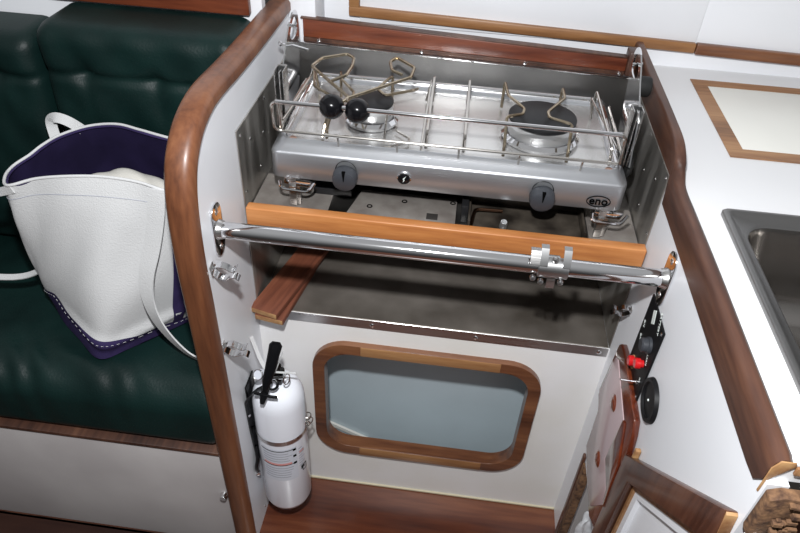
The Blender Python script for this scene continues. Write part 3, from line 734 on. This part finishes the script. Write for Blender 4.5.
lev([(.053, .000, -.318), (.050, -.010, -.335), (.047, -.020, -.350), (.045, -.028, -.362)], .007, .0075, .005, 'carry_handle')
bm = BM(); tube(bm, fillet([(.030, -.02, -.345), (.060, -.022, -.348), (.072, -.020, -.350)], .004), .003, 8); tube(bm, [(.058+.010*math.cos(a), -.002+.006*math.sin(a), -.338+.007*math.sin(a)) for a in [q*PI/8 for q in range(16)]], .0024, 8, True); obj('lower_lever', bm, M['black'], ex)
bm = BM(); tube(bm, [(.048, .0, -.326), (.082, .004, -.322)], .0024, 8)
c = Vector((.084, .004, -.326)); tube(bm, [c+Vector((.004*math.cos(a), .006*math.cos(a), .013*math.sin(a))) for a in [q*PI/10 for q in range(20)]], .0013, 8, True); obj('safety_pin', bm, M['chrome'], ex)
bm = BM(); lathe(bm, [(0, .004), (.008, .004), (.0095, 0), (.0095, -.008), (0, -.008)], (.034, .004, -.322), (-.3, -.75, .6), 24); ga = obj('gauge', bm, M['label'], ex)
bm = BM(); tube(bm, [Vector((.034, .004, -.322))+Vector((-.3, -.75, .6)).normalized()*.004+ (frame_axes((-.3, -.75, .6))[0]*math.cos(a)+frame_axes((-.3, -.75, .6))[1]*math.sin(a))*.0092 for a in [q*PI/12 for q in range(24)]], .0014, 8, True); obj('gauge_bezel', bm, M['chrome'], ga)
bm = BM(); tube(bm, fillet([(.012, .045, -.27), (.020, .040, -.295), (.030, .03, -.315), (.044, .02, -.330)], .02), 0, flat=(.0035, .001, (1, -1, 0))); obj('tamper_tie', bm, M['canvas'], ex)
bm = BM(); tube(bm, [(.062, .01, -.318), (.080, .012, -.262)], .0011, 6); tube(bm, [(.060, .012, -.320), (.100, .014, -.318)], .002, 6); obj('seal_wire', bm, M['canvas'], ex)

# ================================================================== CONTROL PANEL etc. ON RIGHT PARTITION
XR = L-.0005
cp = thing('control_panel', 'black switch panel with red buttons and lettering on right partition', 'control panel')
bm = BM(); box(bm, (XR-.003, -.064, -.197), (XR, .022, -.048), .001); obj('plate', bm, M['blackpanel'], cp)
for y, z in ((-.058, -.055), (.016, -.190), (-.058, -.190)):
    bm = BM(); screw(bm, (XR-.003, y, z), (-1, 0, 0), .0032); obj('screw', bm, M['chrome'], cp)
bm = BM(); lathe(bm, [(.013, 0), (.013, .004), (.011, .005), (.011, .012), (.009, .014), (0, .014)], (XR-.003, -.036, -.100), (-1, 0, 0)); obj('dial', bm, M['knob'], cp)
bm = BM(); prism(bm, [(-.014, -.050), (-.004, -.058), (-.012, -.078), (-.022, -.070)], 'x', XR-.0036, XR-.003); obj('window_mark', bm, M['print'], cp)
for y, z in ((-.012, -.160), (-.038, -.138)):
    bm = BM(); lathe(bm, [(.006, 0), (.006, .004), (.0085, .005), (.0085, .011), (.007, .013), (0, .013)], (XR-.003, y, z), (-1, 0, 0), 16); obj('push_button', bm, M['red'], cp)
bm = BM(); lathe(bm, [(.004, 0), (.004, .004), (.002, .005), (.0013, .012), (.0018, .028), (0, .030)], (XR-.003, -.050, -.166), (-1, .05, 0), 14); obj('toggle_switch', bm, M['chrome'], cp)
for s_, y, z, sz in (('BATTERY', -.040, -.052, .0085), ('ON', .012, -.100, .008), ('OFF', .008, -.125, .007), ('ALARM', -.044, -.120, .007), ('TEST', -.048, -.165, .006), ('GAS', .000, -.178, .008)):
    text('print_mark', s_, sz, (XR-.0034, y, z), (0, -1, 0) if 0 else (0, -.35, -.94), (0, -.94, .35), M['print'], cp, .0002)
bm = BM(); lathe(bm, [(0, .004), (.006, .0045), (.025, .003), (.027, .006), (.032, .006), (.034, 0)], (XR, -.104, -.143), (-1, 0, 0), 36)
vp = tag(obj('round_vent', bm, M['blackpanel']), 'round black plug on right partition below the switch panel', 'plug')
bm = BM(); lathe(bm, [(0, .002), (.0018, .001), (.002, 0)], (XR-.0043, -.104, -.143), (-1, 0, 0), 10); obj('centre_pin', bm, M['print'], vp)
bm = BM(); prism(bm, [(-.010, -.166), (.002, -.160), (.002, -.176), (-.010, -.180)], 'x', XR-.007, XR, .001)
tag(obj('wooden_peg', bm, M['endgrain']), 'tiny pale wooden peg on right partition behind the toggle', 'peg')
# rack
rk = thing('wooden_rack', 'varnished mahogany rack with two round plugs on right partition', 'rack')
face = [(.053, -.222), (.070, -.338), (.043, -.352), (.037, -.452), (-.025, -.472), (-.078, -.470), (-.122, -.392), (-.114, -.366), (-.058, -.352), (-.072, -.236), (.039, -.213)]
bm = BM(); prism(bm, [(.062, -.200), (.080, -.335), (.050, -.36), (.044, -.458), (-.028, -.482), (-.085, -.492), (-.118, -.470), (-.134, -.392), (-.128, -.345), (-.118, -.296), (-.122, -.252), (-.112, -.216), (-.100, -.196), (.030, -.186), (.054, -.190)], 'x', .649, XR, .002); obj('body', bm, M['varnish'], rk)
bm = BM(); prism(bm, face, 'x', .6475, .6492, .0005); obj('front_panel', bm, M['reflectpanel'], rk)
bm = BM(); prism(bm, [(-.128, -.39), (-.120, -.34), (-.116, -.290), (-.080, -.230), (-.070, -.234), (-.064, -.345), (-.112, -.362), (-.120, -.39)], 'x', .6455, .6492, .001); obj('edge_rail', bm, M['varnish'], rk)
for y, z in ((-.010, -.266), (-.033, -.391)):
    bm = BM(); lathe(bm, [(0, .0045), (.008, .004), (.0145, .001), (.0155, 0)], (.6475, y, z), (-1, 0, 0), 24); obj('plug', bm, M['plugwood'], rk)
bm = BM(); box(bm, (.651, -.142, -.30), (.659, -.135, -.215), .001); tag(obj('raw_batten', bm, M['endgrain']), 'thin raw wood batten along the front edge of mahogany rack', 'wooden batten')
# locker door frame below
d1 = bpy.data.objects.new('door_1', None); COL.objects.link(d1); struct(d1)
bm = BM(); prism(bm, [(-.120, -.254), (-.368, .006), (-.375, -.028), (-.362, -.062), (-.165, -.262), (-.165, -.80), (-.122, -.80)], 'x', L-.013, L+.001, .003)
obj('door_frame', bm, M['dark_z'], d1)
bm = BM(); prism(bm, [(-.166, -.262), (-.357, -.070), (-.362, -.074), (-.173, -.266), (-.173, -.80), (-.166, -.80)], 'x', L-.004, L+.019, .001); obj('frame_reveal', bm, M['golden'], d1)
bm = BM(); box(bm, (L+.008, -.376, -.80), (L+.014, -.17, -.07)); obj('door_panel', bm, M['white'], d1)
bm = BM(); prism(bm, [(-.3685, .004), (-.3715, .002), (-.3755, -.028), (-.366, -.058), (-.3745, -.030)], 'x', L-.012, L-.0005, .0003); obj('cut_end', bm, M['endgrain'], d1)
# lower opening
bm = BM(); box(bm, (L-.004, .030, -.80), (L+.012, .046, -.515), .001); struct(obj('trim_7', bm, M['ply']))
bm = BM(); box(bm, (L-.006, .046, -.81), (L-.0005, .058, -.50), .002); struct(obj('trim_8', bm, M['dark_z']))
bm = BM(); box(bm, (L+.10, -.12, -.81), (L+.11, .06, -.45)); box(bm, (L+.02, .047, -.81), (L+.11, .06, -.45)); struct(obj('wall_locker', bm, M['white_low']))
bm = BM(); lathe(bm, [(0, 0), (.022, 0), (.024, .004), (.024, .10), (.018, .115), (.011, .12), (.011, .14), (0, .14)], (L+.045, -.035, -.80), (0, 0, 1)); 
for v in bm.verts: pass
tag(obj('white_bottle', bm, M['white']), 'white bottle just visible in the open locker, bottom right', 'bottle')
bm = BM(); t = BM(); bmesh.ops.create_icosphere(t, subdivisions=4, radius=.03)
for v in t.verts: v.co *= 1+.2*math.sin(v.co.x*160+v.co.z*90)*math.cos(v.co.y*210)
merge(bm, t, Matrix.Translation((L+.052, .012, -.70)) @ Matrix.Diagonal((1, .8, 2.2, 1)))
tag(obj('crumpled_bag', bm, M['debris']), 'crumpled white plastic bag inside the open locker, bottom right', 'plastic bag')
bm = BM(); screw(bm, (.0004, .02, -.79), (1, 0, 0), .003)
tag(obj('screw_head', bm, M['chrome']), 'screw head low on left partition beside the extinguisher base', 'screw')

# ================================================================== SETTEE
FY = -.063
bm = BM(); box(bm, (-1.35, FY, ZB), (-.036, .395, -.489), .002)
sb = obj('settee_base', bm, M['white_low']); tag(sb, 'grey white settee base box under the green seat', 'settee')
bm = BM(); box(bm, (-1.35, FY-.003, -.489), (-.036, .39, -.480), .002); obj('edge_trim', bm, M['dark_y'], sb)
bm = BM(); box(bm, (-1.35, FY-.010, ZB), (-.040, FY-.002, ZB+.004), .001); struct(obj('baseboard_left', bm, M['dark_y']))
bm = BM(); lathe(bm, [(0, .012), (.006, .012), (.008, .006), (.008, 0)], (-.045, FY, -.62), (0, -1, 0), 16)
tag(obj('barrel_lock', bm, M['chrome']), 'small round chrome lock on the settee base beside trim', 'lock')
def seat_cushion(x0, x1):
    bm = BM(); nx, npf = 170, 56
    rows = []
    prof = []
    z0, z1, yf_, ybk = -.479, -.328, -.060, .34
    R1 = .062
    prof.append((ybk, z0)); prof.append((.1, z0)); prof.append((yf_+.03, z0))
    for k in range(9): a = math.radians(-90-90*k/8); prof.append((yf_+.030+.030*math.cos(a), z0+.03+.03*math.sin(a)))
    for k in range(15): a = math.radians(180-90*k/14); prof.append((yf_+.0+R1+R1*math.cos(a), z1-R1+R1*math.sin(a)))
    for k in range(24): y = yf_+R1+(ybk-yf_-R1)*(k+1)/24; prof.append((y, z1))
    for i in range(nx+1):
        x = x0+(x1-x0)*i/nx; ed = min(1, min(x-x0, x1-x)/.02); ed = math.sqrt(max(.02, 1-(1-ed)**2)); row = []
        for y, z in prof:
            t = math.exp(-((y+.02)/.06)**2)*(z > z0+.02)
            amp = math.exp(-((x+.36)/.16)**2)+.12
            wr = amp*t*.0034*math.sin(x*95+4*math.sin(y*30)+math.sin(x*31)*1.7+z*20)
            wr += .0022*t*math.sin(x*23+1.3)
            puff = .003*math.sin(PI*min(1, max(0, (y-yf_)/(ybk-yf_))))*(z > -.34)
            zc = -.40
            row.append(bm.verts.new((x, .1+(y-.1)*(1-.02*(1-ed))-wr*(.6 if z < -.34 else .1), zc+(z+wr+puff-zc)*(.72+.28*ed))))
        rows.append(row)
    for A, B in zip(rows, rows[1:]):
        for k in range(len(A)-1): bm.faces.new((A[k], A[k+1], B[k+1], B[k]))
    bm.faces.new(rows[0][::-1]); bm.faces.new(rows[-1])
    return bm
sc_ = obj('seat_cushion', seat_cushion(-1.2, -.037), M['leather'], ang=70)
tag(sc_, 'dark green leather seat cushion on the settee base', 'cushion')
def back_cushion(x0, x1, z0, z1, yfr, ybk, seams, dimples, r):
    bm = BM(); nx, nz = 110, 90
    V = {}
    cx, cz = (x0+x1)/2, (z0+z1)/2; hx, hz = (x1-x0)/2, (z1-z0)/2
    def shape(u, v):
        # squircle-mapped rounded corners
        x = u*hx; z = v*hz
        ax_, az_ = abs(x)-(hx-r), abs(z)-(hz-r)
        if ax_ > 0 and az_ > 0:
            m_ = max(ax_, az_); l_ = math.hypot(ax_, az_)
            if l_ > 1e-6: ax_, az_ = ax_*m_/l_, az_*m_/l_
            x = math.copysign(hx-r+ax_, x); z = math.copysign(hz-r+az_, z)
        return x, z
    for i in range(nx+1):
        for j in range(nz+1):
            u, v = -1+2*i/nx, -1+2*j/nz; x, z = shape(u, v); X, Z = cx+x, cz+z
            e1 = max(abs(u)**(1), abs(v)); d = (1-abs(u))*hx; d2 = (1-abs(v))*hz; dd = min(d, d2)
            puff = math.sqrt(max(0, 1-(1-min(1, dd/.035))**2))
            dep = 0
            for sz in seams: dep += .007*math.exp(-((Z-sz)/.008)**2)
            for dx_, dz_ in dimples:
                q = math.hypot(X-dx_, (Z-dz_)); dep += .010*math.exp(-(q/.020)**2)
                dep += .003*math.exp(-((X-dx_)/.012)**2)*math.exp(-((Z-dz_+.035)/.05)**2)
            V[i, j] = bm.verts.new((X, yfr+.034-.034*puff+dep*puff+.0015*math.sin(X*70+Z*50), Z))
    for i in range(nx):
        for j in range(nz): bm.faces.new((V[i, j], V[i+1, j], V[i+1, j+1], V[i, j+1]))
    rim = [V[i, 0] for i in range(nx+1)]+[V[nx, j] for j in range(1, nz+1)]+[V[i, nz] for i in range(nx-1, -1, -1)]+[V[0, j] for j in range(nz-1, 0, -1)]
    bk_ = [bm.verts.new((v.co.x, ybk, v.co.z)) for v in rim]; n = len(rim)
    for k in range(n): bm.faces.new((rim[k], rim[(k+1) % n], bk_[(k+1) % n], bk_[k]))
    bm.faces.new(bk_)
    return bm
o = obj('back_cushion', back_cushion(-.403, -.037, -.318, .176, .275, .394, [.088], [(-.322, .092), (-.192, .090), (-.07, .09)], .035), M['leather'], ang=70)
tag(o, 'large tufted green leather back cushion behind the tote bag', 'cushion')
o = obj('back_cushion', back_cushion(-1.05, -.415, -.318, .146, .285, .394, [.068], [(-.50, .068), (-.65, .068)], .03), M['leather'], ang=70)
tag(o, 'green leather back cushion cut by the left edge of the photo', 'cushion')

# ================================================================== TOTE BAG
bag = thing('tote_bag', 'white canvas tote with purple base and lining on green seat', 'bag')
def resample(P, n):
    P = [Vector(q) for q in P]; P.append(P[0]); d = [0]
    for a, b in zip(P, P[1:]): d.append(d[-1]+(b-a).length)
    return P, d
rim_c = [(-.358, .050, .000), (-.315, .062, .010), (-.262, .066, .018), (-.205, .072, .020), (-.150, .073, .017), (-.095, .072, .006), (-.070, .10, .0), (-.064, .16, .0),
         (-.085, .212, .015), (-.150, .222, .014), (-.215, .235, .018), (-.262, .243, .020), (-.315, .240, .012), (-.352, .205, .008), (-.368, .172, .004), (-.378, .148, -.002), (-.392, .118, -.008), (-.384, .082, -.006)]
bot_c = [(-.400, .108, -.3215), (-.368, .074, -.322), (-.318, .036, -.322), (-.258, -.006, -.320), (-.216, .030, -.322), (-.150, .100, -.322), (-.125, .13, -.322), (-.108, .17, -.322),
         (-.115, .23, -.322), (-.150, .25, -.322), (-.215, .255, -.322), (-.262, .255, -.322), (-.315, .250, -.322), (-.355, .23, -.322), (-.385, .20, -.322), (-.398, .17, -.322), (-.405, .15, -.322), (-.405, .128, -.322)]
NL = len(rim_c)
def cr_(P, t):
    n = len(P); i = int(math.floor(t)) % n; f = t-math.floor(t)
    p0, p1, p2, p3 = (Vector(P[(i+k) % n]) for k in (-1, 0, 1, 2))
    return .5*((2*p1)+(-p0+p2)*f+(2*p0-5*p1+4*p2-p3)*f*f+(-p0+3*p1-3*p2+p3)*f**3)
# height of purple band (fraction of side) at each control point
band = [.20, .24, .17, .13, .10, .06, .05, .05, .07, .1, .1, .1, .1, .1, .1, .1, .12, .15]
def bandv(t):
    i = int(math.floor(t)) % NL; f = t-math.floor(t); return band[i]*(1-f)+band[(i+1) % NL]*f
def bagpt(t, v, inset=0):
    a = cr_(rim_c, t); b = cr_(bot_c, t); p = a.lerp(b, v)
    c = Vector((-.235, .145, p.z)); out = (p-c); out.z = 0; out.normalize()
    bul = .010*math.sin(PI*v)**1.0
    wr = .0045*math.sin(v*9+t*2.1)*math.sin(t*1.7+1)*math.sin(PI*min(1, v*1.02))
    fold = .009*math.exp(-((v-.86+.05*math.sin(t*1.3))/.035)**2)*(1 if 1 < t < 7 else 0)*math.sin((t-1)*PI/6) if 1 < t < 7 else 0
    return p+out*(bul+wr+fold-inset)
NU, NV = 216, 44
def bagloft(v0f, v1f, nv, inset=0, m_=None, name='', thick=.002):
    bm = BM(); rows = []
    for j in range(nv+1):
        row = []
        for i in range(NU):
            t = NL*i/NU; v = v0f(t)+(v1f(t)-v0f(t))*j/nv; row.append(bm.verts.new(bagpt(t, v, inset)))
        rows.append(row)
    for A, B in zip(rows, rows[1:]):
        for k in range(NU): bm.faces.new((A[k], A[(k+1) % NU], B[(k+1) % NU], B[k]))
    return bm, rows
bm, _ = bagloft(lambda t: 0, lambda t: 1-bandv(t), NV, 0); obj('body', bm, M['canvas'], bag, ang=80)
bm, rr = bagloft(lambda t: 1-bandv(t)-.004, lambda t: 1, 12, -.0012); bm.faces.new(rr[-1]); base = obj('purple_base', bm, M['purple'], bag, ang=80)
bm, rr = bagloft(lambda t: .003, lambda t: .97, 20, .004); bm.faces.new(rr[-1]); obj('lining', bm, M['lining'], bag, ang=80)
bm = BM(); tube(bm, [bagpt(NL*i/NU, 0, .002)+Vector((0, 0, .0015)) for i in range(NU)], .0026, 8, True); obj('rim_binding', bm, M['canvas'], bag, ang=80)
bm = BM(); tube(bm, [bagpt(NL*i/NU, .010, .0055)+Vector((0, 0, .002)) for i in range(NU)], .0025, 6, True); obj('rim_stitching', bm, M['purple'], bag, ang=80)
bm = BM(); tube(bm, [bagpt(NL*i/NU, .085, -.0002) for i in range(NU)], .0007, 5, True); obj('hem_seam', bm, M['greyink'], bag)
bm = BM()
for i in range(0, NU*3//2, 3):
    P = [bagpt(NL*(i+k*1.4)/(NU*1.5), 1-bandv(NL*(i+k*1.4)/(NU*1.5))+.016, -.0022) for k in (0, 1)]; tube(bm, P, .0004, 4)
obj('stitching', bm, M['canvas'], base)
# front straps: flat webbing
def webbing(P, hw, upv, name='handle', m_='canvas'):
    bm = BM(); P = smooth_path(P, 3); n = len(P); rows = []
    for i, p in enumerate(P):
        d = (P[min(i+1, n-1)]-P[max(i-1, 0)]).normalized(); u_ = upv if isinstance(upv, Vector) else Vector(upv[0]).lerp(Vector(upv[1]), i/(n-1))
        s_ = d.cross(u_).normalized(); nn = s_.cross(d).normalized()*.0013
        rows.append([bm.verts.new(v) for v in (p+s_*hw+nn, p-s_*hw+nn, p-s_*hw-nn, p+s_*hw-nn)])
    for A, B in zip(rows, rows[1:]):
        for k in range(4): bm.faces.new((A[k], A[(k+1) % 4], B[(k+1) % 4], B[k]))
    bm.faces.new(rows[0][::-1]); bm.faces.new(rows[-1])
    return obj(name, bm, M[m_], bag, ang=60)
n_f = Vector((0, -1, .1))
webbing([bagpt(4.45, .0, -.005), bagpt(4.42, .10, -.009), bagpt(4.37, .22, -.010), bagpt(4.30, .34, -.011), bagpt(4.2, .46, -.012), (-.158, .030, -.180), (-.150, .020, -.215), (-.133, .014, -.250), (-.108, .010, -.283), (-.085, .008, -.303), (-.055, .01, -.312), (-.045, .03, -.310)], .0145, (n_f, (-.62, -.88, -.46)))
webbing([(-.372, .222, -.012), (-.380, .232, .010), (-.376, .230, .026), (-.360, .226, .032), (-.340, .226, .026), (-.326, .236, .006)], .009, (Vector((.4, -.8, .6)), Vector((.6, -.6, .6))))
webbing([bagpt(.3, .02, -.002), (-.375, .055, -.015), (-.42, .06, -.03), (-.50, .08, -.08)], .007, (Vector((0, -1, .1)), Vector((0, -1, .1))))
webbing([(-.375, .10, -.20), (-.42, .10, -.235), (-.47, .095, -.245), (-.54, .09, -.24)], .006, (Vector((0, -.4, 1)), Vector((0, -.4, 1))))
# gusset in purple at right front corner
bm = BM(); P = [bagpt(4.78, v, -.0030) for v in [k/20*.93 for k in range(21)]]; Q = [bagpt(5.05, v, -.0030) for v in [k/20*.93 for k in range(21)]]
A = [bm.verts.new(p) for p in P]; B = [bm.verts.new(p) for p in Q]
for i in range(20): bm.faces.new((A[i], A[i+1], B[i+1], B[i]))
obj('side_binding', bm, M['purple'], bag)
# folded cloth inside
bm = BM(); t = BM(); bmesh.ops.create_uvsphere(t, u_segments=40, v_segments=20, radius=1)
for v in t.verts: v.co *= 1+.05*math.sin(v.co.x*7+v.co.y*5)
merge(bm, t, Matrix.Translation((-.225, .165, -.078)) @ Matrix.Diagonal((.085, .042, .050, 1)))
tag(obj('folded_cloth', bm, M['paper']), 'cream cloth bundle inside the open tote bag', 'cloth')

# loose pieces of one name become parts of their own
def split(o):
    bm = BM(); bm.from_mesh(o.data); bm.verts.ensure_lookup_table(); seen = set(); comps = []
    for v in bm.verts:
        if v.index in seen: continue
        q = [v]; seen.add(v.index); c = []
        while q:
            a = q.pop(); c.append(a.index)
            for e_ in a.link_edges:
                b = e_.other_vert(a)
                if b.index not in seen: seen.add(b.index); q.append(b)
        comps.append(set(c))
    bm.free()
    if len(comps) < 2: return
    src = o.data
    for k, c in enumerate(comps):
        b2 = BM(); b2.from_mesh(src); b2.verts.ensure_lookup_table()
        bmesh.ops.delete(b2, geom=[v for v in b2.verts if v.index not in c], context='VERTS')
        me = bpy.data.meshes.new(src.name); b2.to_mesh(me); b2.free()
        for m_ in src.materials: me.materials.append(m_)
        if k == 0: o.data = me
        else:
            d = o.copy(); d.data = me; COL.objects.link(d)
for o in list(S.objects):
    if o.type == 'MESH' and o.name.split('.')[0] in ('side_sheet', 'burner_box', 'tongue', 'screw', 'frame_batten', 'slat', 'bracket_screw', 'push_button') and o.parent and not o.children: split(o)
bpy.context.view_layer.update()
